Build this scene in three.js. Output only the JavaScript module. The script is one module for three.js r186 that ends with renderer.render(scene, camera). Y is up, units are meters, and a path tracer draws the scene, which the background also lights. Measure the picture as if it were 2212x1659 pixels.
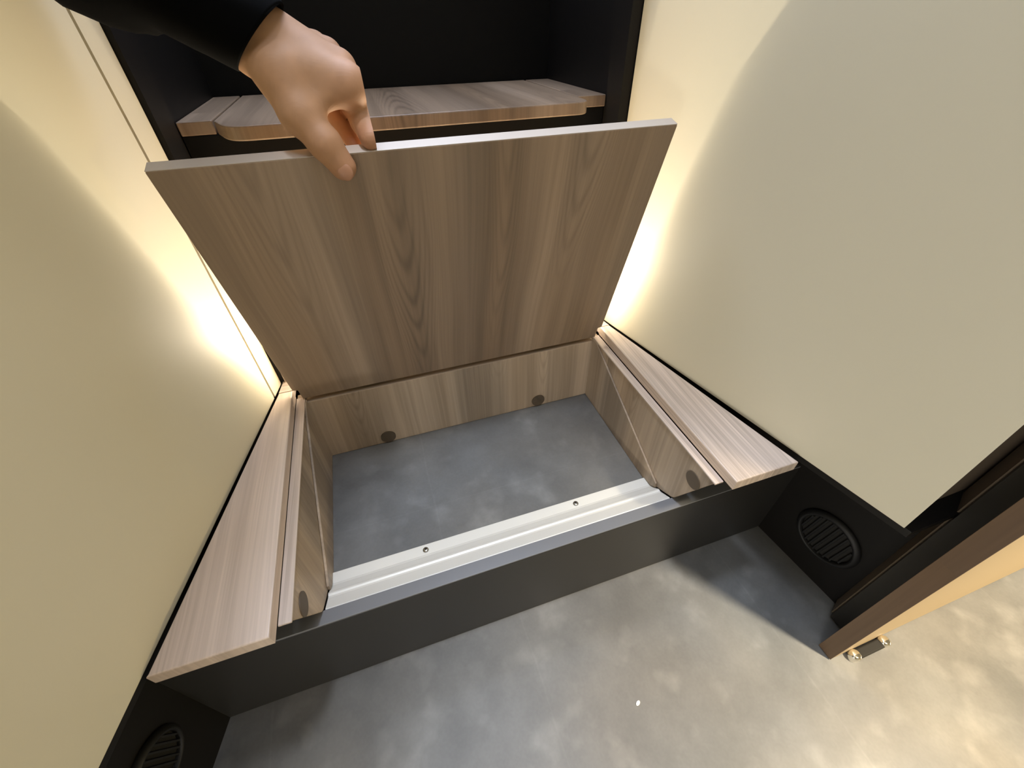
import * as THREE from 'three';
import { RoundedBoxGeometry } from 'three/addons/geometries/RoundedBoxGeometry.js';
import { RectAreaLightUniformsLib } from 'three/addons/lights/RectAreaLightUniformsLib.js';
import { MarchingCubes } from 'three/addons/objects/MarchingCubes.js';
import * as BGU from 'three/addons/utils/BufferGeometryUtils.js';

// ---------------------------------------------------------------- camera
const S = 0.53, FL = 0.305;                    // metres per design unit (the clear width of the step box); lower floor at -FL
const P = (x, y, z) => new THREE.Vector3(x * S, (y + FL) * S, z * S);
const scene = new THREE.Scene();
scene.background = new THREE.Color(0x050505);
const camera = new THREE.PerspectiveCamera(85.127, 2212 / 1659, 0.02, 30);
camera.position.copy(P(-0.1726, 1.1808, 1.1197));
camera.setRotationFromMatrix(new THREE.Matrix4().makeBasis(
  new THREE.Vector3(0.9492, -0.0141, 0.3145), new THREE.Vector3(0.2179, 0.7505, -0.6239), new THREE.Vector3(-0.2272, 0.6607, 0.7154)));
scene.add(camera);
const renderer = new THREE.WebGLRenderer({ antialias: true });
renderer.toneMapping = THREE.LinearToneMapping;
renderer.toneMappingExposure = 1.0;
renderer.shadowMap.enabled = true;
RectAreaLightUniformsLib.init();

// ---------------------------------------------------------------- lights (fittings are built further down)
const LED = { color: 0xffeed2, power: 190, y: 0.44, z: -0.142, x0: -0.475, x1: 0.528, h: 0.034 };
function areaLight(color, intensity, w, h, pos, target) {
  const l = new THREE.RectAreaLight(color, intensity, w, h);
  l.position.copy(pos); l.lookAt(target); scene.add(l);
  return l;
}
const CEIL = { color: 0xe4ecff, x: 0.15, z: 1.3, y: 3.15, w: 0.34, d: 0.34, i: 12 };
const WARM = { color: 0xffeccb, x: 1.7, z: 2.25, i: 54, angle: 0.66, penumbra: 1 };
const UNDER = 215, LOW = { color: 0xffe6aa, i: 150, x: 3.53, y: 0.1, z0: 1.2, z1: 3.2 };
const COOL = { color: 0xeaf1ff, x: 0.05, z: 0.62, i: 6, angle: 0.30, penumbra: 1 };
const WIN = { color: 0xd3dffb, x: 0.0, y: 2.35, z: -0.62, w: 0.42, h: 0.55, i: 28 };

// ---------------------------------------------------------------- random + noise
function rng(seed) { let a = seed >>> 0; return () => { a = (a + 0x6D2B79F5) >>> 0; let t = a; t = Math.imul(t ^ (t >>> 15), t | 1); t ^= t + Math.imul(t ^ (t >>> 7), t | 61); return ((t ^ (t >>> 14)) >>> 0) / 4294967296; }; }
function makeNoise(seed) {
  const r = rng(seed), N = 256, g = new Float32Array(N * N);
  for (let i = 0; i < N * N; i++) g[i] = r();
  return (x, y) => {
    const xi = Math.floor(x), yi = Math.floor(y), fx = x - xi, fy = y - yi;
    const u = fx * fx * (3 - 2 * fx), v = fy * fy * (3 - 2 * fy);
    const a = g[((yi & 255) << 8) + (xi & 255)], b = g[((yi & 255) << 8) + ((xi + 1) & 255)];
    const c = g[(((yi + 1) & 255) << 8) + (xi & 255)], d = g[(((yi + 1) & 255) << 8) + ((xi + 1) & 255)];
    return (a + (b - a) * u) * (1 - v) + (c + (d - c) * u) * v;
  };
}
function fbm(n, x, y, o) { let s = 0, a = 0.5, t = 0; for (let i = 0; i < o; i++) { s += a * n(x, y); t += a; x = x * 2.03 + 17.1; y = y * 2.03 + 9.7; a *= 0.5; } return s / t; }
function dataTex(w, h, fn, srgb = true) {
  const d = new Uint8Array(w * h * 4), c = [0, 0, 0];
  for (let y = 0; y < h; y++) for (let x = 0; x < w; x++) {
    fn(x / w, y / h, c); const i = (y * w + x) * 4;
    for (let k = 0; k < 3; k++) d[i + k] = Math.max(0, Math.min(255, c[k])); d[i + 3] = 255;
  }
  const t = new THREE.DataTexture(d, w, h, THREE.RGBAFormat);
  t.wrapS = t.wrapT = THREE.RepeatWrapping; t.magFilter = THREE.LinearFilter; t.minFilter = THREE.LinearMipmapLinearFilter; t.generateMipmaps = true;
  if (srgb) t.colorSpace = THREE.SRGBColorSpace; t.needsUpdate = true;
  return t;
}
// grey-brown elm / walnut laminate. u across the grain, v along it, both in metres (texture spans `size`)
function woodTex(seed, w, h, sizeU, sizeV, o) {
  const n = makeNoise(seed), r = rng(seed + 5);
  const hearts = o.hearts || [];
  const t = dataTex(w, h, (u, v, c) => {
    const x = u * sizeU, y = v * sizeV;
    const warp = (fbm(n, x * 9, y * 2.4, 3) - 0.5) * 0.02;
    const xx = x + warp;
    let broad = fbm(n, xx * 22, y * 0.9 + 3, 3) - 0.5;                 // wide tonal bands
    let stave = n(Math.floor((x + 0.013) / o.stave) * 7.3 + 0.5, 4.5) - 0.5;
    let fine = fbm(n, xx * 210, y * 3.1 + 40, 3) - 0.5;                // pores
    let hair = fbm(n, xx * 620, y * 9 + 80, 2) - 0.5;
    let cath = 0;
    for (const [cx, y0, len, dir, wd, amp] of hearts) {                 // cathedral figure: nested pointed arches
      const dx = (xx - cx) / wd, dy = (y - y0) * dir / len;
      const q = dy + dx * dx * 1.7 + (fbm(n, x * 30 + cx * 9, y * 8, 2) - 0.5) * 0.2;
      const fade = Math.exp(-dx * dx * 1.0) * Math.min(1, Math.max(0, 1.5 - Math.abs(dy + 0.7)));
      cath += amp * fade * (0.5 - Math.pow(0.5 + 0.5 * Math.sin(q * 15), 2.2));
    }
    const f = broad * o.broad + stave * o.staveAmp + fine * o.fine + hair * o.hair + cath;
    const hue = (fbm(n, xx * 14 + 60, y * 1.3, 2) - 0.5);
    c[0] = o.base[0] * (1 + f) * (1 + hue * 0.05); c[1] = o.base[1] * (1 + f * 1.04); c[2] = o.base[2] * (1 + f * 1.1) * (1 - hue * 0.08);
  });
  t.repeat.set(1 / sizeU, 1 / sizeV);
  return t;
}

// ---------------------------------------------------------------- materials
const woodLidMap = woodTex(11, 1024, 768, 0.60, 0.45, { base: [147, 126, 104], broad: 0.6, stave: 0.11, staveAmp: 0.12, fine: 0.13, hair: 0.07,
  hearts: [[0.238, 0.09, 0.15, -1, 0.028, 0.14], [0.465, 0.27, 0.14, -1, 0.03, 0.11], [0.36, 0.16, 0.18, -1, 0.022, 0.08], [0.10, 0.24, 0.2, -1, 0.03, 0.08]] });
const woodPlankMap = woodTex(23, 768, 768, 0.42, 0.45, { base: [190, 175, 162], broad: 0.13, stave: 0.2, staveAmp: 0.05, fine: 0.17, hair: 0.2, hearts: [[0.30, 0.05, 0.2, -1, 0.03, 0.05]] });
const woodSoftMap = woodTex(58, 768, 768, 0.42, 0.45, { base: [183, 165, 149], broad: 0.36, stave: 0.2, staveAmp: 0.05, fine: 0.08, hair: 0.12 });
const woodPanelMap = woodTex(37, 768, 512, 0.56, 0.30, { base: [160, 142, 121], broad: 0.5, stave: 0.16, staveAmp: 0.08, fine: 0.18, hair: 0.08,
  hearts: [[0.10, 0.10, 0.09, -1, 0.022, 0.10], [0.36, 0.17, 0.09, -1, 0.025, 0.10], [0.45, 0.10, 0.1, -1, 0.02, 0.08]] });
const woodMat = (map, rough = 0.5) => new THREE.MeshStandardMaterial({ map, roughness: rough, metalness: 0 });
const mLid = woodMat(woodLidMap, 0.48), mPlank = woodMat(woodPlankMap, 0.42), mSoft = woodMat(woodSoftMap, 0.42), mPanel = woodMat(woodPanelMap, 0.5), mShelf = woodMat(woodLidMap, 0.4);
const mBand = new THREE.MeshStandardMaterial({ color: 0xa89079, roughness: 0.5 });
const concNoise = makeNoise(71);
const floorMap = dataTex(1024, 1024, (u, v, c) => {
  const x = u * 1.6, y = v * 1.6, n = concNoise;
  const a = fbm(n, x * 5, y * 5, 5) - 0.5, b = fbm(n, x * 17 + 30, y * 17, 4) - 0.5, g = n(x * 420, y * 420) - 0.5;
  const blotch = Math.pow(Math.max(0, fbm(n, x * 28 + 90, y * 28 + 11, 3) - 0.57), 1) * 0.5;
  let f = 1 + a * 0.38 + b * 0.27 + g * 0.05 + blotch;
  const lx = Math.abs(((x + 0.8) % 0.4) - 0.2 + 0.001 * Math.sin(y * 40)), ly = Math.abs(((y + 0.8 + 0.13) % 0.8) - 0.4);
  if (lx < 0.0011) f *= 1.035; if (ly < 0.0011) f *= 1.035;
  const h = fbm(n, x * 4 + 50, y * 4 + 20, 3) - 0.5;
  c[0] = 105 * f * (1 + h * 0.10); c[1] = 105 * f; c[2] = 103 * f * (1 - h * 0.14);
});
floorMap.repeat.set(1 / 1.6, 1 / 1.6);
const mFloor = new THREE.MeshStandardMaterial({ map: floorMap, roughness: 0.5 });
const mCream = new THREE.MeshPhysicalMaterial({ color: 0xd0cab3, roughness: 0.55 });
const mCeil = new THREE.MeshStandardMaterial({ color: 0xd8d2c4, roughness: 0.9 });
const mDark = new THREE.MeshPhysicalMaterial({ specularIntensity: 0.35, color: 0x0b0b0a, roughness: 0.6 });
const mBlack = new THREE.MeshPhysicalMaterial({ specularIntensity: 0.5, color: 0x141210, roughness: 0.5 });
const mRiser = new THREE.MeshStandardMaterial({ color: 0x2c2b29, roughness: 0.42 });
const mDoorFace = new THREE.MeshStandardMaterial({ color: 0xa89474, roughness: 0.6 });
const mStripe = new THREE.MeshStandardMaterial({ color: 0x6f6150, roughness: 0.6 });
const mJoint = new THREE.MeshStandardMaterial({ color: 0xa59a82, roughness: 0.7 });
const mStrip = new THREE.MeshStandardMaterial({ color: 0x74767a, roughness: 0.4 });
const mTop = new THREE.MeshStandardMaterial({ color: 0xb8aea2, roughness: 0.38 });
const mVent = new THREE.MeshStandardMaterial({ color: 0x050505, roughness: 0.6 });
const mAlu = new THREE.MeshStandardMaterial({ color: 0xe9e9e3, roughness: 0.4, metalness: 0.1 });
const mScrew = new THREE.MeshStandardMaterial({ color: 0xb9bbbb, roughness: 0.25, metalness: 1 });
const mHole = new THREE.MeshStandardMaterial({ color: 0x15130f, roughness: 0.8 });
const mPlug = new THREE.MeshStandardMaterial({ color: 0x544839, roughness: 0.6 });
const mChrome = new THREE.MeshStandardMaterial({ color: 0xf2f0ea, roughness: 0.12, metalness: 1 });
const mSeal = new THREE.MeshStandardMaterial({ color: 0x2a261f, roughness: 0.45 });
const mDoorWood = new THREE.MeshStandardMaterial({ map: woodPanelMap, color: 0x968676, roughness: 0.5 });
const mWhite = new THREE.MeshStandardMaterial({ color: 0xf3efe6, roughness: 0.5 });
const mFabric = new THREE.MeshPhysicalMaterial({ color: 0x030303, roughness: 1, specularIntensity: 0.15 });
const mSkin = new THREE.MeshPhysicalMaterial({ vertexColors: true, roughness: 0.62 });
const mNail = new THREE.MeshPhysicalMaterial({ color: 0xa67a5e, roughness: 0.45 });
const glow = (c, i) => new THREE.MeshStandardMaterial({ color: 0xffffff, emissive: c, emissiveIntensity: i, roughness: 0.6 });

// ---------------------------------------------------------------- builders (all shapes in design units, y = 0 at the raised floor)
const used = {};
function numbered(name) { const k = used[name] = (used[name] ?? -1) + 1; return k ? `${name}_${String(k).padStart(3, '0')}` : name; }
function thing(name, label, category, base, extra = {}) {
  const g = new THREE.Group(); g.name = numbered(name); g.position.copy(P(...base)); g.userData = { ...(label && { label }), ...(category && { category }), ...extra };
  scene.add(g); return g;
}
function boxUV(g, grain = 'y', ou = 0, ov = 0) {   // uv in metres on the dominant plane; v runs along the grain axis
  const ng = g.index ? g.toNonIndexed() : g; if (!ng.attributes.normal) ng.computeVertexNormals();
  const p = ng.attributes.position, uv = new Float32Array(p.count * 2), gi = 'xyz'.indexOf(grain);
  const a = new THREE.Vector3(), b = new THREE.Vector3(), c = new THREE.Vector3();
  for (let i = 0; i < p.count; i += 3) {
    a.fromBufferAttribute(p, i); b.fromBufferAttribute(p, i + 1); c.fromBufferAttribute(p, i + 2);
    const n = b.clone().sub(a).cross(c.clone().sub(a)), ax = [Math.abs(n.x), Math.abs(n.y), Math.abs(n.z)];
    const d = ax.indexOf(Math.max(...ax));
    let vi = gi, ui; if (d === gi) { ui = (gi + 1) % 3; vi = (gi + 2) % 3; } else ui = 3 - d - gi;
    [a, b, c].forEach((q, k) => { const e = [q.x, q.y, q.z]; uv[(i + k) * 2] = e[ui] + ou; uv[(i + k) * 2 + 1] = e[vi] + ov; });
  }
  ng.setAttribute('uv', new THREE.BufferAttribute(uv, 2)); return ng;
}
function part(name, g, mat, parent, o = {}) {      // parent may be a Group placed with thing(), or a part (then its base is inherited)
  g = g.clone(); g.translate(0, FL, 0); g.scale(S, S, S);
  const b = new THREE.Vector3(); for (let q = parent; q && q !== scene; q = q.parent) b.add(q.position);
  g.translate(-b.x, -b.y, -b.z);
  g = boxUV(g, o.grain || 'y', o.ou || 0, o.ov || 0);
  const m = new THREE.Mesh(g, mat); m.name = parent === scene ? numbered(name) : name; m.castShadow = m.receiveShadow = true;
  if (o.label) m.userData.label = o.label; if (o.kind) m.userData.kind = o.kind; if (o.category) m.userData.category = o.category;
  parent.add(m); return m;
}
function box(x0, x1, y0, y1, z0, z1, r = 0.003) {
  const g = new RoundedBoxGeometry(x1 - x0, y1 - y0, z1 - z0, 2, Math.min(r, (x1 - x0) / 2.1, (y1 - y0) / 2.1, (z1 - z0) / 2.1));
  g.translate((x0 + x1) / 2, (y0 + y1) / 2, (z0 + z1) / 2); return g;
}
function shapeOf(pts) { const s = new THREE.Shape(); pts.forEach(([a, b], i) => i ? s.lineTo(a, b) : s.moveTo(a, b)); s.closePath(); return s; }
function extr(shape, depth, bev) {
  const g = new THREE.ExtrudeGeometry(shape, { depth: depth - 2 * bev, bevelEnabled: bev > 0, bevelThickness: bev, bevelSize: bev, bevelOffset: -bev, bevelSegments: 2, curveSegments: 16 });
  g.translate(0, 0, bev); return g;
}
// polygon in (z,y), extruded along x from x0 to x1
function prismX(pts, x0, x1, bev = 0.002) { const g = extr(Array.isArray(pts) ? shapeOf(pts.map(([z, y]) => [-z, y])) : pts, x1 - x0, bev); g.rotateY(Math.PI / 2); g.translate(x0, 0, 0); return g; }
// polygon in (x,z), extruded along y from y0 to y1
function prismY(pts, y0, y1, bev = 0.002) { const g = extr(Array.isArray(pts) ? shapeOf(pts.map(([x, z]) => [x, -z])) : pts, y1 - y0, bev); g.rotateX(-Math.PI / 2); g.translate(0, y0, 0); return g; }
function prismZ(pts, z0, z1, bev = 0.002) { const g = extr(Array.isArray(pts) ? shapeOf(pts) : pts, z1 - z0, bev); g.translate(0, 0, z0); return g; }
const merge = (a) => BGU.mergeGeometries(a.map((g) => { g = g.index ? g.toNonIndexed() : g; const o = new THREE.BufferGeometry(); o.setAttribute('position', g.attributes.position); o.setAttribute('normal', g.attributes.normal); return o; }));
const cyl = (r, h, seg = 32) => new THREE.CylinderGeometry(r, r, h, seg);

// ---------------------------------------------------------------- the room
const TOP = 3.3, WR = (z) => 0.585 + 0.231 * z, WL = (z) => -0.582 - 0.223 * z;
const structure = (name, g, mat, label, o = {}) => part(name, g, mat, scene, { kind: 'structure', label, ...o });
structure('floor', box(-2.6, 3.6, -FL - 0.08, -FL, 0.55, 4.4), mFloor, 'lower corridor floor of mottled grey concrete-look vinyl in front of the black riser', { grain: 'z', ou: 0.6, ov: 0.33 });
structure('floor', box(-0.56, 0.56, -0.05, 0, -0.05, 0.535), mFloor, 'raised grey concrete-look floor lying inside the opened wooden step box', { grain: 'z', ou: 0.7, ov: 0.1 });
structure('ceiling', box(-2.7, 3.7, TOP, TOP + 0.1, -0.75, 4.5), mCeil, 'pale ceiling above the corridor');
// left wall: wide laminate panel and a narrow panel beside the alcove, a seam between them
const wl = thing('wall_left', 'cream laminate wall left of the step box, one wide and one narrow panel split by a vertical seam', null, [WL(0.8), 0.31, 0.8], { kind: 'structure' });
part('panel', prismY([[WL(0.001), 0.001], [WL(2.4), 2.4], [WL(2.4) - 0.05, 2.41], [WL(0.001) - 0.05, 0.011]], 0.31, TOP, 0.002), mCream, wl);
part('panel', prismY([[WL(-0.065), -0.065], [WL(-0.0065), -0.0065], [WL(-0.0065) - 0.05, 0.0035], [WL(-0.065) - 0.05, -0.055]], 0.31, TOP, 0.002), mCream, wl);
part('joint', prismY([[WL(-0.009) - 0.006, -0.009], [WL(0.003) - 0.006, 0.003], [WL(0.003) - 0.03, 0.003], [WL(-0.009) - 0.03, -0.009]], 0.312, TOP, 0), mJoint, wl, { label: 'shaded vertical seam between the two panels' });
structure('wall_right', prismY([[WR(-0.085), -0.085], [WR(-0.085) + 0.05, -0.095], [WR(0.928) + 0.05, 0.918], [WR(0.928), 0.928]], 0.31, TOP, 0.002), mCream, 'wide plain cream laminate wall right of the step box, lit along its inner edge');
// dark alcove behind the step
const AZ = -0.62;
structure('wall_back', prismZ((() => { const s = shapeOf([[-0.75, -0.35], [0.75, -0.35], [0.75, TOP], [-0.75, TOP]]); const h = new THREE.Path(); const w = WIN.w / S / 2, hh = WIN.h / S / 2; h.moveTo(WIN.x - w, WIN.y - hh); h.lineTo(WIN.x - w, WIN.y + hh); h.lineTo(WIN.x + w, WIN.y + hh); h.lineTo(WIN.x + w, WIN.y - hh); h.closePath(); s.holes.push(h); return s; })(), AZ - 0.05, AZ, 0), mDark, 'black back wall of the alcove above the upper step');
structure('wall_alcove_left', prismY([[-0.557, -0.07], [-0.557, AZ], [-0.64, AZ], [WL(-0.069) - 0.002, -0.069]], -0.1, TOP, 0.002), mBlack, 'dark brown side panel of the alcove beside the left cream wall');
structure('wall_alcove_right', prismY([[0.537, -0.09], [WR(-0.089) + 0.001, -0.089], [0.64, AZ], [0.537, AZ]], -0.1, TOP, 0.002), mBlack, 'dark brown side panel of the alcove beside the right cream wall');
// walls that close the corridor behind the camera
structure('wall_front', box(-2.7, 3.7, -FL - 0.08, TOP, 4.4, 4.5), mCream, 'cream wall at the far end of the corridor behind the viewer');
structure('wall_left', prismY([[WL(2.41), 2.41], [WL(2.41) - 0.05, 2.41], [-2.65, 4.4], [-2.6, 4.4]], -FL, TOP, 0), mCream, 'cream wall continuing left behind the viewer');
structure('wall_right', box(3.55, 3.65, -FL, TOP, 0.9, 4.4), mCream, 'cream wall of the next room right behind the open door');
structure('wall_right', merge([box(0.845, 3.6, 0.307, TOP, 0.86, 0.90), box(1.09, 3.6, -FL, 0.307, 0.86, 0.90)]), mStripe, 'brown panel behind the open door leaf');
// black base under both walls: soffit plus recessed plinth
const plR = (z) => 0.9717 + 0.1137 * (z - 0.609), plL = (z) => -0.8687 - 0.2590 * (z - 0.609);
structure('baseboard_right', merge([
  prismY([[WR(-0.09) + 0.008, -0.09], [WR(-0.09) + 0.3, -0.09], [1.2, 0.94], [WR(0.94) + 0.008, 0.94]], 0.285, 0.306, 0.001),
  prismY([[WR(-0.09) + 0.008, -0.09], [1.15, -0.09], [1.15, 0.60], [WR(0.60) + 0.008, 0.60]], -FL, 0.286, 0.001),
  prismY([[plR(0.56), 0.56], [1.15, 0.56], [1.15, 0.95], [plR(0.95), 0.95]], -FL, 0.286, 0.001)]), mBlack, 'black recessed plinth under the right cream wall, with a round air outlet');
structure('baseboard_left', merge([
  prismY([[WL(-0.09) - 0.008, -0.09], [WL(1.4) - 0.008, 1.4], [-1.3, 1.4], [-1.0, -0.09]], 0.285, 0.306, 0.001),
  prismY([[WL(-0.09) - 0.008, -0.09], [WL(0.60) - 0.008, 0.60], [-1.05, 0.60], [-1.05, -0.09]], -FL, 0.286, 0.001),
  prismY([[plL(0.56), 0.56], [plL(2.4), 2.4], [plL(2.4) - 0.2, 2.4], [-1.08, 0.56]], -FL, 0.286, 0.001)]), mBlack, 'black recessed plinth under the left cream wall');
// window high in the alcove's back wall (above the frame of the picture): daylight
const win = thing('window_1', 'daylight window high in the alcove back wall', null, [WIN.x, WIN.y - WIN.h / S / 2, AZ], { kind: 'structure' });
{ const w = WIN.w / S / 2, h = WIN.h / S / 2;
  part('pane', box(WIN.x - w + 0.01, WIN.x + w - 0.01, WIN.y - h + 0.01, WIN.y + h - 0.01, AZ - 0.045, AZ - 0.035, 0.002), glow(WIN.color, 1.2), win);
  const f = prismZ((() => { const s = shapeOf([[WIN.x - w, WIN.y - h], [WIN.x + w, WIN.y - h], [WIN.x + w, WIN.y + h], [WIN.x - w, WIN.y + h]]); const q = new THREE.Path(), i = 0.035; q.moveTo(WIN.x - w + i, WIN.y - h + i); q.lineTo(WIN.x - w + i, WIN.y + h - i); q.lineTo(WIN.x + w - i, WIN.y + h - i); q.lineTo(WIN.x + w - i, WIN.y - h + i); q.closePath(); s.holes.push(q); return s; })(), AZ - 0.03, AZ + 0.01, 0.002);
  part('window_frame', f, mBlack, win);
  areaLight(WIN.color, WIN.i, WIN.w - 0.05, WIN.h - 0.05, P(WIN.x, WIN.y, AZ + 0.012), P(WIN.x, WIN.y - 0.4, AZ + 1)); }
// ceiling lamp behind and above the viewer
const cl = thing('ceiling_lamp', 'square flat ceiling lamp over the corridor floor', 'lamp', [CEIL.x, CEIL.y, CEIL.z]);
part('housing', box(CEIL.x - CEIL.w / S / 2 - 0.03, CEIL.x + CEIL.w / S / 2 + 0.03, CEIL.y + 0.06, TOP, CEIL.z - CEIL.d / S / 2 - 0.03, CEIL.z + CEIL.d / S / 2 + 0.03, 0.01), mWhite, cl);
part('diffuser', box(CEIL.x - CEIL.w / S / 2, CEIL.x + CEIL.w / S / 2, CEIL.y + 0.01, CEIL.y + 0.06, CEIL.z - CEIL.d / S / 2, CEIL.z + CEIL.d / S / 2, 0.01), glow(CEIL.color, 1.0), cl);
areaLight(CEIL.color, CEIL.i, CEIL.w, CEIL.d, P(CEIL.x, CEIL.y - 0.002, CEIL.z), P(CEIL.x, 0, CEIL.z - 0.0001));
// warm LED strip low on the far wall right of the viewer
{ const ls = thing('led_strip', 'long warm LED strip low on the wall of the next room', 'led strip', [LOW.x, LOW.y, (LOW.z0 + LOW.z1) / 2]);
  part('channel', box(LOW.x, 3.549, LOW.y - 0.05, LOW.y + 0.05, LOW.z0 - 0.02, LOW.z1 + 0.02, 0.004), mAlu, ls);
  part('diffuser', box(LOW.x - 0.005, LOW.x, LOW.y - 0.04, LOW.y + 0.04, LOW.z0, LOW.z1, 0.002), glow(LOW.color, 3), ls);
  const m = P(LOW.x - 0.008, LOW.y, (LOW.z0 + LOW.z1) / 2);
  areaLight(LOW.color, LOW.i, (LOW.z1 - LOW.z0) * S, 0.04, m, m.clone().add(new THREE.Vector3(-1, 0.1, -0.1))); }
// LED strip under the left cupboard, beside the viewer
{ const z0 = 1.55, z1 = 2.35, a = P(WL(z0) - 0.02, 0.262, z0), b = P(WL(z1) - 0.02, 0.262, z1);
  const ul = thing('led_strip', 'LED strip under the left cream cupboard beside the viewer', 'led strip', [WL(1.95) - 0.02, 0.284, 1.95]);
  const quad = (d0, d1, y0, y1) => prismY([[WL(z0) - d0, z0], [WL(z1) - d0, z1], [WL(z1) - d1, z1], [WL(z0) - d1, z0]], y0, y1, 0);
  part('channel', quad(0.028, 0.05, 0.24, 0.284), mAlu, ul); part('diffuser', quad(0.024, 0.029, 0.245, 0.279), glow(0xfffaf2, 3), ul);
  const m = a.clone().add(b).multiplyScalar(0.5), n = new THREE.Vector3(1, -0.3, 0.1).normalize(); m.addScaledVector(n, 0.004);
  areaLight(0xfffaf2, UNDER, a.distanceTo(b), 0.03, m, m.clone().add(n)); }
function downlight(c, label, tx, tz) {
  const dl = thing('downlight', label, 'lamp', [c.x, TOP, c.z]);
  part('ring', new THREE.LatheGeometry([[0.055, 0], [0.058, -0.02], [0.085, -0.016], [0.09, -0.001]].map(([a, b]) => new THREE.Vector2(a, b)), 40).translate(c.x, TOP, c.z), mWhite, dl);
  part('lens', cyl(0.054, 0.004, 32).translate(c.x, TOP - 0.006, c.z), glow(c.color, 2), dl);
  const sp = new THREE.SpotLight(c.color, c.i, 0, c.angle, c.penumbra, 2); sp.castShadow = true; sp.shadow.radius = 3;
  sp.position.copy(P(c.x, TOP - 0.03, c.z)); sp.target.position.copy(P(tx, -FL, tz)); scene.add(sp); scene.add(sp.target);
}
downlight(COOL, 'small round cool downlight in the ceiling above the step box', COOL.x, COOL.z - 0.02);
// warm recessed downlight in front of the open door leaf
downlight(WARM, 'small round warm downlight in the ceiling in front of the open door leaf', WARM.x - 0.05, WARM.z - 0.1);

// ---------------------------------------------------------------- black riser and threshold
structure('trim_1', box(-0.9, 1.0, -FL, 0.061, 0.572, 0.609, 0.003), mRiser, 'black riser board standing between the lower floor and the wooden step box', { grain: 'x' });
structure('trim_3', box(-0.9, -0.53, -FL, 0.276, 0.53, 0.571, 0.002), mBlack, 'black filler board under the left wooden plank, behind the riser');
structure('trim_4', box(0.53, 1.0, -FL, 0.276, 0.53, 0.571, 0.002), mBlack, 'black filler board under the right wooden plank, behind the riser');
structure('trim_2', box(-0.895, 0.995, 0.0605, 0.0655, 0.5735, 0.6085, 0.0015), mStrip, 'grey edge strip along the top of the black riser board', { grain: 'x' });
const th = thing('threshold_profile', 'brushed aluminium threshold profile with two screws along the front of the box floor', 'threshold', [0, 0, 0.51]);
part('rail', prismX([[0.447, 0.0005], [0.447, 0.005], [0.449, 0.0075], [0.480, 0.0085], [0.487, 0.011], [0.512, 0.029], [0.517, 0.036], [0.522, 0.038], [0.527, 0.0365], [0.532, 0.038], [0.569, 0.061], [0.572, 0.0595], [0.572, 0.05], [0.536, 0.0005]], -0.5045, 0.5045, 0), mAlu, th, { grain: 'x' });
for (const x of [-0.24, 0.241]) {
  const sc = part('screw', merge([new THREE.LatheGeometry([[0, 0.0045], [0.0035, 0.0045], [0.0075, 0.003], [0.009, 0]].map(([a, b]) => new THREE.Vector2(a, b)), 24).translate(x, 0.0082, 0.466)]), mScrew, th, { label: 'small countersunk screw' });
  part('screw_recess', cyl(0.0034, 0.001, 6).translate(x, 0.0128, 0.466), mHole, sc);
}

// ---------------------------------------------------------------- the opened wooden step box
const st = thing('step_box', 'open wooden storage step between two cream walls with its hinged lid raised', 'storage step', [0, 0, 0.3]);
const LEDGE = 0.2795, HY = 0.285, PL = 0.3145, PT = 0.0295;
const bp = part('back_panel', box(-0.507, 0.507, 0.0005, 0.268, -0.03, 0, 0.003), mPanel, st, { grain: 'y', ou: 0.29, ov: 0.02 });
for (const x of [-0.296, 0.29]) part('screw_cap', merge([cyl(0.026, 0.006).rotateX(Math.PI / 2).translate(x, 0.031, 0.002)]), mPlug, bp, { label: 'round dark plug at the foot of the board' });
for (const s of [-1, 1]) {
  const sp = part('side_panel', prismX([[-0.03, 0.0005], [0.445, 0.0005], [0.447, 0.010], [0.482, 0.012], [0.512, 0.033], [0.53, 0.042], [0.572, 0.066], [0.582, 0.078], [0.678, LEDGE], [-0.03, LEDGE]], s > 0 ? 0.507 : -0.5275, s > 0 ? 0.5275 : -0.507, 0.0015), mPanel, st, { grain: 'y', ou: s > 0 ? 0.1 : 0.3 });
  part('edge_band', box(s > 0 ? 0.5035 : -0.5295, s > 0 ? 0.5295 : -0.5035, LEDGE - 0.004, LEDGE + 0.0015, -0.012, 0.681, 0.0015), mPlank, sp, { grain: 'z', ou: 0.4, ov: 0.19, label: 'pale narrow ledge that carries the lid' });
  part('screw_cap', cyl(0.027, 0.005).rotateZ(Math.PI / 2).translate(s * 0.5065, 0.212, 0.617), mPlug, sp, { label: 'round dark plug near the front edge' });
  part('gusset', prismX([[0.0, 0.001], [0.445, 0.001], [0.449, 0.0095], [0.484, 0.013], [0.506, 0.03], [0.504, 0.046], [0.474, 0.060], [0.03, 0.278], [0, 0.278]], s > 0 ? 0.5 : -0.5065, s > 0 ? 0.5065 : -0.5, 0.0012), mPanel, st, { grain: 'y', ou: 0.37, label: 'thin triangular side brace' });
}
const plankL = [[-0.530, -0.014], [-0.530, 0.7125], [-0.7315, 0.7125], [-0.729, 0.7075], [-0.5705, -0.014]];
const plankR = [[0.532, -0.014], [0.570, -0.014], [0.7225, 0.705], [0.723, 0.7095], [0.532, 0.7095]];
part('top_plank', prismY(plankL, LEDGE, PL, 0.0035), mSoft, st, { grain: 'z', ou: 0.42, ov: 0.19, label: 'wide tapering fixed plank left of the opening' });
part('top_plank', prismY(plankR, LEDGE, PL, 0.0035), mPlank, st, { grain: 'z', ou: -0.23, ov: 0.19, label: 'narrower tapering fixed plank right of the opening' });
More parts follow.
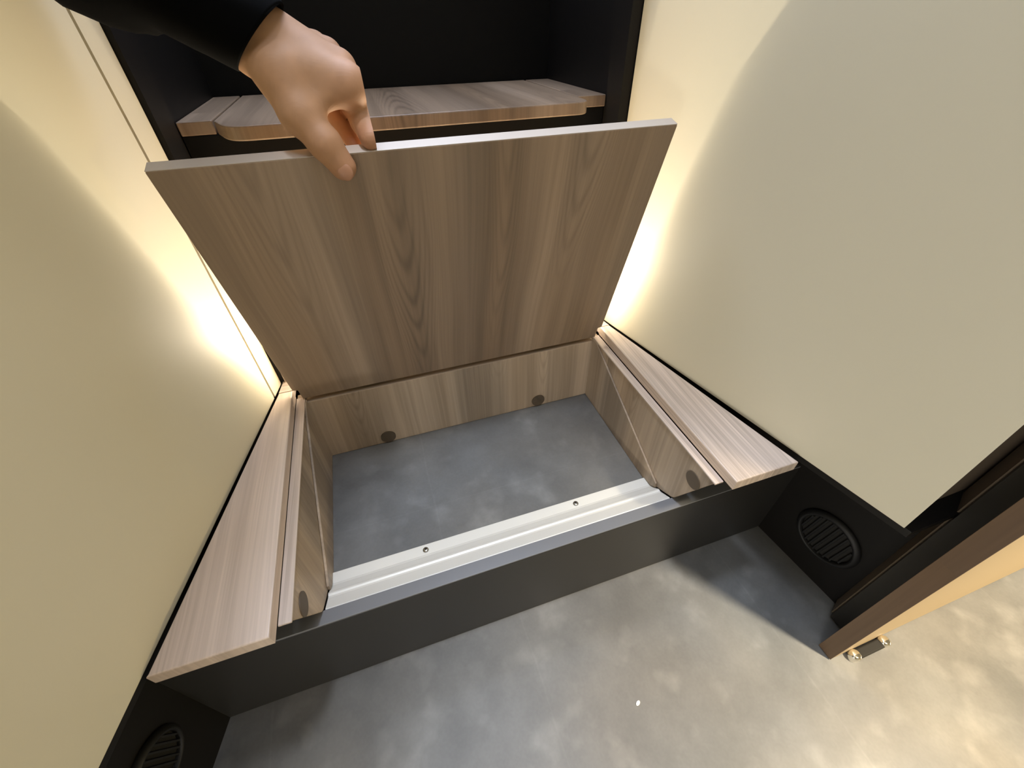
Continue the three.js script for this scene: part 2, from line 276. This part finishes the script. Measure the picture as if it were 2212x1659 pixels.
part('side_upstand', box(-0.5565, -0.546, PL + 0.0005, 0.56, -0.172, -0.068, 0.001), mPlank, st, { grain: 'y', ou: 0.3, ov: 0.2, label: 'low upright strip behind the lid at the left' });
part('rear_board', prismY([[-0.5705, -0.0155], [-0.5635, -0.06], [-0.5555, -0.17], [0.5355, -0.17], [0.5355, -0.092], [0.557, -0.088], [0.5705, -0.0155], [0.5325, -0.0155], [0.5325, -0.062], [0.502, -0.062], [0.502, -0.033], [-0.502, -0.033], [-0.502, -0.062], [-0.5305, -0.062], [-0.5305, -0.0155]], PL - PT, PL, 0.0015), mPlank, st, { grain: 'x', label: 'fixed board behind the lid hinge' });
{ // lid, modelled flat and turned 75 degrees up about the hinge
  const W = 0.522, L = 0.735, A = Math.atan2(0.707, 0.2);
  const lidShape = new THREE.Shape(), r = 0.004;
  lidShape.moveTo(-W + 0.014, 0); lidShape.lineTo(W - 0.014, 0); lidShape.lineTo(W - 0.014, 0.048); lidShape.lineTo(W, 0.052); lidShape.lineTo(W, L - r); lidShape.quadraticCurveTo(W, L, W - r, L); lidShape.lineTo(-W + r, L); lidShape.quadraticCurveTo(-W, L, -W, L - r); lidShape.lineTo(-W, 0.052); lidShape.lineTo(-W + 0.014, 0.048); lidShape.closePath();
  const g = extr(lidShape, PT, 0.0015);                 // x across, y along, z thickness (face z=PT is the underside)
  let gm = g.clone(); gm.scale(S, S, S); gm = boxUV(gm, 'y', 0.30, 0.02);
  gm.translate(0, 0, -PT * S);
  gm.rotateX(-(Math.PI / 2 - A));                        // lean towards the viewer
  // rotateX(-t) moves +y towards -z: flip so that the top leans forward
  const lid = new THREE.Mesh(gm, mLid); lid.name = 'lid'; lid.castShadow = lid.receiveShadow = true; lid.userData.label = 'hinged wooden lid held open, grain running towards the hinge';
  gm.rotateX(2 * (Math.PI / 2 - A));
  lid.position.copy(P(0, HY, 0)).sub(st.position); st.add(lid);
  const bandG = box(-W, W, L - 0.0005, L + 0.0012, -PT + 0.0005, -0.0005, 0.0008);
  let bg = bandG.clone(); bg.scale(S, S, S); bg = boxUV(bg, 'x'); bg.rotateX(Math.PI / 2 - A);
  const band = new THREE.Mesh(bg, mTop); band.name = 'edge_band'; band.userData.label = 'pale edge band on the lid rim'; band.castShadow = band.receiveShadow = true; lid.add(band);
  for (const x of [-0.3, 0.3]) {
    const hg = merge([cyl(0.006, 0.10, 16).rotateZ(Math.PI / 2).translate(x, 0.004, -PT - 0.005), box(x - 0.05, x + 0.05, 0.003, 0.06, -PT - 0.004, -PT, 0.001)]);
    hg.scale(S, S, S); hg.rotateX(Math.PI / 2 - A); const hm = new THREE.Mesh(boxUV(hg), mScrew); hm.name = 'hinge'; lid.add(hm);
  }
}

// ---------------------------------------------------------------- upper step in the alcove
const us = thing('upper_step', 'wooden upper step in the black alcove behind the raised lid, front corners rounded', 'step', [0, 0.33, -0.3]);
{ const y1 = 1.009, y0 = 0.980, zf = -0.066, zb = -0.61;
  const s = new THREE.Shape(), X0 = -0.475, X1 = 0.442, r = 0.055;
  s.moveTo(X0, -zb); s.lineTo(X1, -zb); s.lineTo(X1, -(zf - r)); s.quadraticCurveTo(X1, -zf, X1 - r * 0.75, -zf); s.lineTo(X0 + 0.085, -zf); s.bezierCurveTo(X0 + 0.045, -zf, X0 + 0.03, -(zf - 0.02), X0 + 0.012, -(zf - 0.07)); s.lineTo(X0, -(zf - 0.1)); s.closePath();
  const flip = new THREE.Shape(s.getPoints(10));
  part('centre_board', prismY(flip, y0, y1, 0.003), mShelf, us, { grain: 'z', ou: 0.26, ov: 0.2 });
  part('side_strip', box(-0.5555, -0.481, y0, y1, zb, -0.175, 0.003), mShelf, us, { grain: 'z', ou: 0.31, label: 'set-back fixed strip left of the centre board' });
  part('side_strip', box(0.448, 0.5355, y0, y1, zb, -0.168, 0.003), mShelf, us, { grain: 'z', ou: 0.05, label: 'set-back fixed strip right of the centre board' });
  part('riser_board', box(-0.5555, 0.5355, 0.285, y0, -0.205, -0.175, 0.002), mDark, us, { label: 'dark riser board under the upper step' });
}
// LED strip at the foot of the upper riser
{ const led = thing('led_strip', 'warm LED strip on the dark riser board behind the raised lid', 'led strip', [0, LED.y, -0.174]);
  const tilt = 1.25;                                       // 0 faces up, 90 degrees faces the lid
  const ch = box(LED.x0 - 0.001, LED.x1 + 0.001, LED.y - 0.024, LED.y + 0.024, -0.1745, LED.z - 0.008, 0.002);
  part('channel', ch, mAlu, led);
  part('diffuser', box(LED.x0, LED.x1, LED.y - 0.02, LED.y + 0.02, LED.z - 0.009, LED.z - 0.004, 0.0015), glow(LED.color, 6), led);
  const o = P((LED.x0 + LED.x1) / 2, LED.y, LED.z + 0.01);
  areaLight(LED.color, LED.power, (LED.x1 - LED.x0) * S, LED.h * S, o, o.clone().add(new THREE.Vector3(0, Math.cos(tilt), Math.sin(tilt)))); }

// ---------------------------------------------------------------- air outlets in the plinths
function vent(label, x, y, z, n, r) {
  const g = thing('air_vent', label, 'air vent', [x, y, z]);
  const put = (q) => { q.applyQuaternion(new THREE.Quaternion().setFromUnitVectors(new THREE.Vector3(0, 1, 0), n)); q.translate(x, y, z); return q; };
  part('rim', put(new THREE.LatheGeometry([[r * 0.8, 0.001], [r * 0.82, 0.014], [r * 0.9, 0.016], [r, 0.008], [r, 0]].map(([a, b]) => new THREE.Vector2(a, b)), 40)), mVent, g);
  part('backing', put(cyl(r * 0.82, 0.002, 40).translate(0, 0.002, 0)), mHole, g);
  for (let k = -4; k <= 4; k++) { const w = Math.sqrt(Math.max(0, r * r * 0.62 - (k * r * 0.175) ** 2)); part('slat', put(box(-w, w, 0.002, 0.012, k * r * 0.175 - r * 0.03, k * r * 0.175 + r * 0.03, 0.001)), mVent, g); }
}
vent('round black slatted air outlet in the plinth right of the riser', plR(0.785) - 0.001, -0.095, 0.785, new THREE.Vector3(-1, 0, 0.1137).normalize(), 0.097);
vent('round black air outlet in the plinth at the lower left corner', plL(0.735) + 0.001, -0.06, 0.735, new THREE.Vector3(1, 0, 0.259).normalize(), 0.075);

// ---------------------------------------------------------------- open door at the right
const dr = thing('door_1', 'open door leaf at the right with brown wooden edge, cream face and dark seal', null, [0.86, -FL, 1.0], { kind: 'structure' });
part('edge_band', box(0.851, 0.8535, -FL + 0.004, 2.9, 0.995, 1.0375, 0.001), mDoorWood, dr, { grain: 'y', ou: 0.2, label: 'brown wood-grain edge of the door leaf' });
part('leaf', box(0.8535, 2.3, -FL + 0.004, 2.9, 0.9955, 1.037, 0.002), mDoorFace, dr);
part('strip', prismY([[0.958, 0.936], [1.027, 0.905], [1.034, 0.912], [0.965, 0.943]], -FL + 0.02, 2.9, 0.001), mStripe, dr, { label: 'brown strip behind the dark seal' });
part('seal', prismY([[0.949, 0.944], [0.949, 0.995], [1.06, 0.995], [1.04, 0.912], [1.028, 0.912]], -FL + 0.012, 2.9, 0.003), mSeal, dr, { label: 'dark brown seal strip behind the door edge' });
const fc = thing('floor_catch', 'dark floor catch bar with two chrome end caps at the foot of the open door', 'floor catch', [0.985, -FL, 1.054]);
part('bar', box(0.935, 1.035, -FL + 0.0005, -FL + 0.019, 1.040, 1.066, 0.005), mHole, fc);
for (const x of [0.922, 1.040]) part('end_cap', merge([new THREE.LatheGeometry([[0, 0.029], [0.009, 0.0288], [0.0138, 0.0265], [0.0165, 0.021], [0.0165, 0.0005]].map(([a, b]) => new THREE.Vector2(a, b)), 28).translate(x, -FL, 1.053)]), mChrome, fc, { label: 'shiny chrome cap' });
{ const g = new THREE.DodecahedronGeometry(0.006, 1); g.scale(1.3, 0.35, 0.8); g.rotateY(0.5); g.translate(0.2435, -FL + 0.002, 0.9463);
  part('paper_crumb', g, mWhite, scene, { label: 'tiny white crumb lying on the grey floor', category: 'crumb' }); }

// ---------------------------------------------------------------- the person's arm and hand
{
  const person = thing('person', 'person reaching in with a bare left hand from a black sleeve to hold the lid', 'person', [-0.3, 1.1, 0.1]);
  const V = (a) => new THREE.Vector3(...a);
  const J = { fa: [-0.1759, 0.7875, 0.0530], fb: [-0.1759, 0.7935, 0.0510], wa: [-0.1600, 0.7708, 0.0596], wb: [-0.1515, 0.7769, 0.0566], wrist: [-0.1560, 0.7733, 0.0601],
    cmc: [-0.1443, 0.7515, 0.0802], tm: [-0.1357, 0.7215, 0.0958], ti: [-0.1206, 0.6985, 0.1058], tt: [-0.1095, 0.6770, 0.1067],
    im: [-0.0871, 0.7399, 0.0794], ip: [-0.0857, 0.7212, 0.0549], id: [-0.0808, 0.7087, 0.0769], it: [-0.0775, 0.6979, 0.0990],
    mm: [-0.0914, 0.7520, 0.0572], mp: [-0.1102, 0.7244, 0.0441], md: [-0.1022, 0.7042, 0.0545], mt: [-0.0931, 0.6868, 0.0735],
    rm: [-0.0993, 0.7619, 0.0352], rp: [-0.1189, 0.7331, 0.0163], rd: [-0.1110, 0.7087, 0.0302], rt: [-0.0996, 0.6929, 0.0544],
    pm: [-0.1100, 0.7680, 0.0166], pp: [-0.1254, 0.7438, -0.0030], pd: [-0.1167, 0.7222, 0.0071], pt: [-0.1062, 0.7054, 0.0274] };
  for (const k in J) J[k] = V(J[k]);
  const caps = (list) => list.map(([a, b, ra, rb]) => ({ a: J[a], d: J[b].clone().sub(J[a]), ra, rb }));
  const palm = caps([['fa', 'wa', 0.019, 0.0205], ['fb', 'wb', 0.019, 0.0205], ['wa', 'cmc', 0.0205, 0.018], ['cmc', 'tm', 0.018, 0.0148], ['wb', 'im', 0.019, 0.0125], ['wb', 'mm', 0.019, 0.0125], ['wb', 'rm', 0.018, 0.0118], ['wb', 'pm', 0.018, 0.0108],
    ['cmc', 'im', 0.015, 0.0125], ['wa', 'im', 0.0175, 0.012], ['wa', 'mm', 0.016, 0.0115], ['tm', 'im', 0.009, 0.010]]);
  const fingers = [
    caps([['cmc', 'tm', 0.0178, 0.0168], ['tm', 'ti', 0.0166, 0.0152], ['ti', 'tt', 0.0152, 0.0126]]),
    caps([['im', 'ip', 0.0138, 0.0130], ['ip', 'id', 0.0130, 0.0116], ['id', 'it', 0.0116, 0.0102]]),
    caps([['mm', 'mp', 0.0122, 0.0106], ['mp', 'md', 0.0104, 0.0090], ['md', 'mt', 0.0090, 0.0078]]),
    caps([['rm', 'rp', 0.0115, 0.0100], ['rp', 'rd', 0.0098, 0.0086], ['rd', 'rt', 0.0086, 0.0074]]),
    caps([['pm', 'pp', 0.0100, 0.0088], ['pp', 'pd', 0.0086, 0.0076], ['pd', 'pt', 0.0076, 0.0066]])];
  const q = new THREE.Vector3();
  const cd = (c, x, y, z) => { q.set(x - c.a.x, y - c.a.y, z - c.a.z); const t = Math.max(0, Math.min(1, q.dot(c.d) / c.d.lengthSq())); const dx = q.x - c.d.x * t, dy = q.y - c.d.y * t, dz = q.z - c.d.z * t; return Math.sqrt(dx * dx + dy * dy + dz * dz) - (c.ra + (c.rb - c.ra) * t); };
  const smin = (a, b, k) => { const h = Math.max(k - Math.abs(a - b), 0) / k; return Math.min(a, b) - h * h * k * 0.25; };
  const field = (x, y, z) => {
    let p = 1; for (const c of palm) p = smin(p, cd(c, x, y, z), 0.014);
    // tendons: shallow ridges over the back of the hand
    let best = p;
    for (const f of fingers) { let d = 1; for (const c of f) d = smin(d, cd(c, x, y, z), 0.005); best = Math.min(best, smin(p, d, 0.009)); }
    return best;
  };
  const N = 104, half = 0.088, ctr = new THREE.Vector3(-0.158, 0.752, 0.049);
  const mc = new MarchingCubes(N, new THREE.MeshBasicMaterial(), false, false, 120000);
  mc.isolation = 0; const ext = [1, 0.82, 0.95];
  for (let k = 0; k < N; k++) for (let j = 0; j < N; j++) for (let i = 0; i < N; i++)
    mc.field[i + j * N + k * N * N] = -field(ctr.x + (i - N / 2) / (N / 2) * half, ctr.y + (j - N / 2) / (N / 2) * half, ctr.z + (k - N / 2) / (N / 2) * half);
  mc.update();
  const cnt = mc.count, pos = new Float32Array(cnt * 3);
  for (let i = 0; i < cnt; i++) { pos[i * 3] = ctr.x + mc.positionArray[i * 3] * half; pos[i * 3 + 1] = ctr.y + mc.positionArray[i * 3 + 1] * half; pos[i * 3 + 2] = ctr.z + mc.positionArray[i * 3 + 2] * half; }
  let hg = new THREE.BufferGeometry(); hg.setAttribute('position', new THREE.BufferAttribute(pos, 3));
  hg = BGU.mergeVertices(hg, 1e-5); hg.computeVertexNormals();
  const pa = hg.attributes.position, col = new Float32Array(pa.count * 3), nz = makeNoise(91);
  const tint = [['im', 0.016, 0.55], ['ip', 0.015, 0.8], ['it', 0.012, 0.7], ['tt', 0.013, 0.6], ['ti', 0.014, 0.35], ['mm', 0.014, 0.4], ['mt', 0.014, 0.6], ['mp', 0.015, 0.5], ['rm', 0.013, 0.4]];
  const v = new THREE.Vector3(), A = [0.41, 0.228, 0.120], B = [0.41, 0.165, 0.09];
  for (let i = 0; i < pa.count; i++) {
    v.fromBufferAttribute(pa, i); let t = 0; for (const [k, r, a] of tint) t = Math.max(t, a * Math.exp(-v.distanceToSquared(J[k]) / (r * r) * 0.9));
    const m = 1 + (fbm(nz, v.x * 160 + v.z * 70, v.y * 160, 3) - 0.5) * 0.16;
    for (let k = 0; k < 3; k++) col[i * 3 + k] = (A[k] + (B[k] - A[k]) * t) * m;
  }
  hg.setAttribute('color', new THREE.BufferAttribute(col, 3));
  hg.translate(-person.position.x, -person.position.y, -person.position.z);
  const hand = new THREE.Mesh(hg, mSkin); hand.name = 'body'; hand.userData.label = 'bare left forearm and hand gripping the lid edge'; hand.castShadow = hand.receiveShadow = true; person.add(hand);
  // thumb nail
  { const dir = J.tt.clone().sub(J.ti).normalize(), cam = camera.position.clone().sub(J.tt).normalize();
    const up = cam.clone().sub(dir.clone().multiplyScalar(cam.dot(dir))).normalize(); up.applyAxisAngle(dir, 0.15);
    const side = new THREE.Vector3().crossVectors(dir, up).normalize();
    const g = new THREE.SphereGeometry(1, 20, 14); g.scale(0.0072, 0.0085, 0.0026);
    g.applyMatrix4(new THREE.Matrix4().makeBasis(side, dir, up)); const c = J.tt.clone().addScaledVector(dir, 0.003).addScaledVector(up, 0.0108);
    g.translate(c.x - person.position.x, c.y - person.position.y, c.z - person.position.z);
    const nm = new THREE.Mesh(g, mNail); nm.name = 'thumb_nail'; nm.castShadow = nm.receiveShadow = true; person.add(nm); }
  // sleeve: a knitted tube from the cuff up the forearm to the shoulder
  { const path = new THREE.CatmullRomCurve3([[-0.1520, 0.7758, 0.0627], [-0.2142, 0.8140, 0.0350], [-0.2700, 0.8350, 0.0395], [-0.266, 0.925, 0.13], [-0.285, 1.04, 0.28], [-0.28, 1.15, 0.50], [-0.24, 1.2, 0.74]].map(V));
    const rad = (t) => t < 0.12 ? 0.0345 + t * 0.067 : t < 0.4 ? 0.0425 + (t - 0.12) * 0.012 : 0.0459 + (t - 0.4) * 0.04;
    const M = 70, K = 40, P3 = [], fr = path.computeFrenetFrames(M, false), nn = makeNoise(52);
    const rings = [];
    for (let i = 0; i <= M; i++) { const t = i / M; rings.push([path.getPointAt(t), fr.normals[i], fr.binormals[i], rad(t), t]); }
    const ring = (c, n, b, r, t, wr) => { const o = []; for (let j = 0; j < K; j++) { const a = j / K * Math.PI * 2; const rr = r * (1 + wr * ((fbm(nn, t * 26 + Math.cos(a) * 1.2 + 5, Math.sin(a) * 1.4 + t * 4 + 5, 3) - 0.5) * 0.22)); o.push(c.clone().addScaledVector(n, Math.cos(a) * rr).addScaledVector(b, Math.sin(a) * rr)); } return o; };
    const all = [], [c0, n0, b0, r0] = rings[0], tan = path.getTangentAt(0);
    all.push(ring(c0.clone().addScaledVector(tan, 0.02), n0, b0, r0 - 0.004, 0, 0)); all.push(ring(c0.clone().addScaledVector(tan, 0.002), n0, b0, r0 - 0.0035, 0, 0)); all.push(ring(c0.clone().addScaledVector(tan, -0.0015), n0, b0, r0 - 0.0018, 0, 0));
    for (const [c, n, b, r, t] of rings) all.push(ring(c, n, b, r, t, Math.min(1, t * 14)));
    const U = new THREE.Vector3(0.7270, 0.5997, -0.3230);        // the cuff sits further forward on the back of the hand
    const N = camera.position.clone().sub(c0).normalize();
    all.forEach((o, i) => { const f = Math.max(0, 1 - Math.max(0, i - 2) / 8), cc = i < 3 ? c0 : rings[i - 3][0]; if (f > 0) o.forEach((q3) => { const e = q3.clone().sub(cc).dot(U) / r0; q3.addScaledVector(tan, -f * (-0.002 + 0.012 * e + 0.016 * q3.clone().sub(cc).dot(N) / r0)); }); });
    const ix = [], vp = []; for (const o of all) for (const p3 of o) vp.push(p3.x - person.position.x, p3.y - person.position.y, p3.z - person.position.z);
    for (let i = 0; i < all.length - 1; i++) for (let j = 0; j < K; j++) { const a = i * K + j, b = i * K + (j + 1) % K; ix.push(a, b, a + K, b, b + K, a + K); }
    const e = rings[M][0]; const ci = vp.length / 3; vp.push(e.x - person.position.x, e.y - person.position.y, e.z - person.position.z); for (let j = 0; j < K; j++) ix.push((all.length - 1) * K + j, (all.length - 1) * K + (j + 1) % K, ci);
    const g = new THREE.BufferGeometry(); g.setAttribute('position', new THREE.Float32BufferAttribute(vp, 3)); g.setIndex(ix); g.computeVertexNormals();
    const m = new THREE.Mesh(boxUVKeep(g), mFabric); m.name = 'sleeve'; m.userData.label = 'black long sleeve'; m.castShadow = m.receiveShadow = true; person.add(m); }
}
function boxUVKeep(g) { const p = g.attributes.position, uv = new Float32Array(p.count * 2); for (let i = 0; i < p.count; i++) { uv[i * 2] = p.getX(i); uv[i * 2 + 1] = p.getY(i); } g.setAttribute('uv', new THREE.BufferAttribute(uv, 2)); return g; }

scene.traverse((o) => { if (o.isMesh) o.castShadow = o.receiveShadow = true; });
renderer.render(scene, camera);
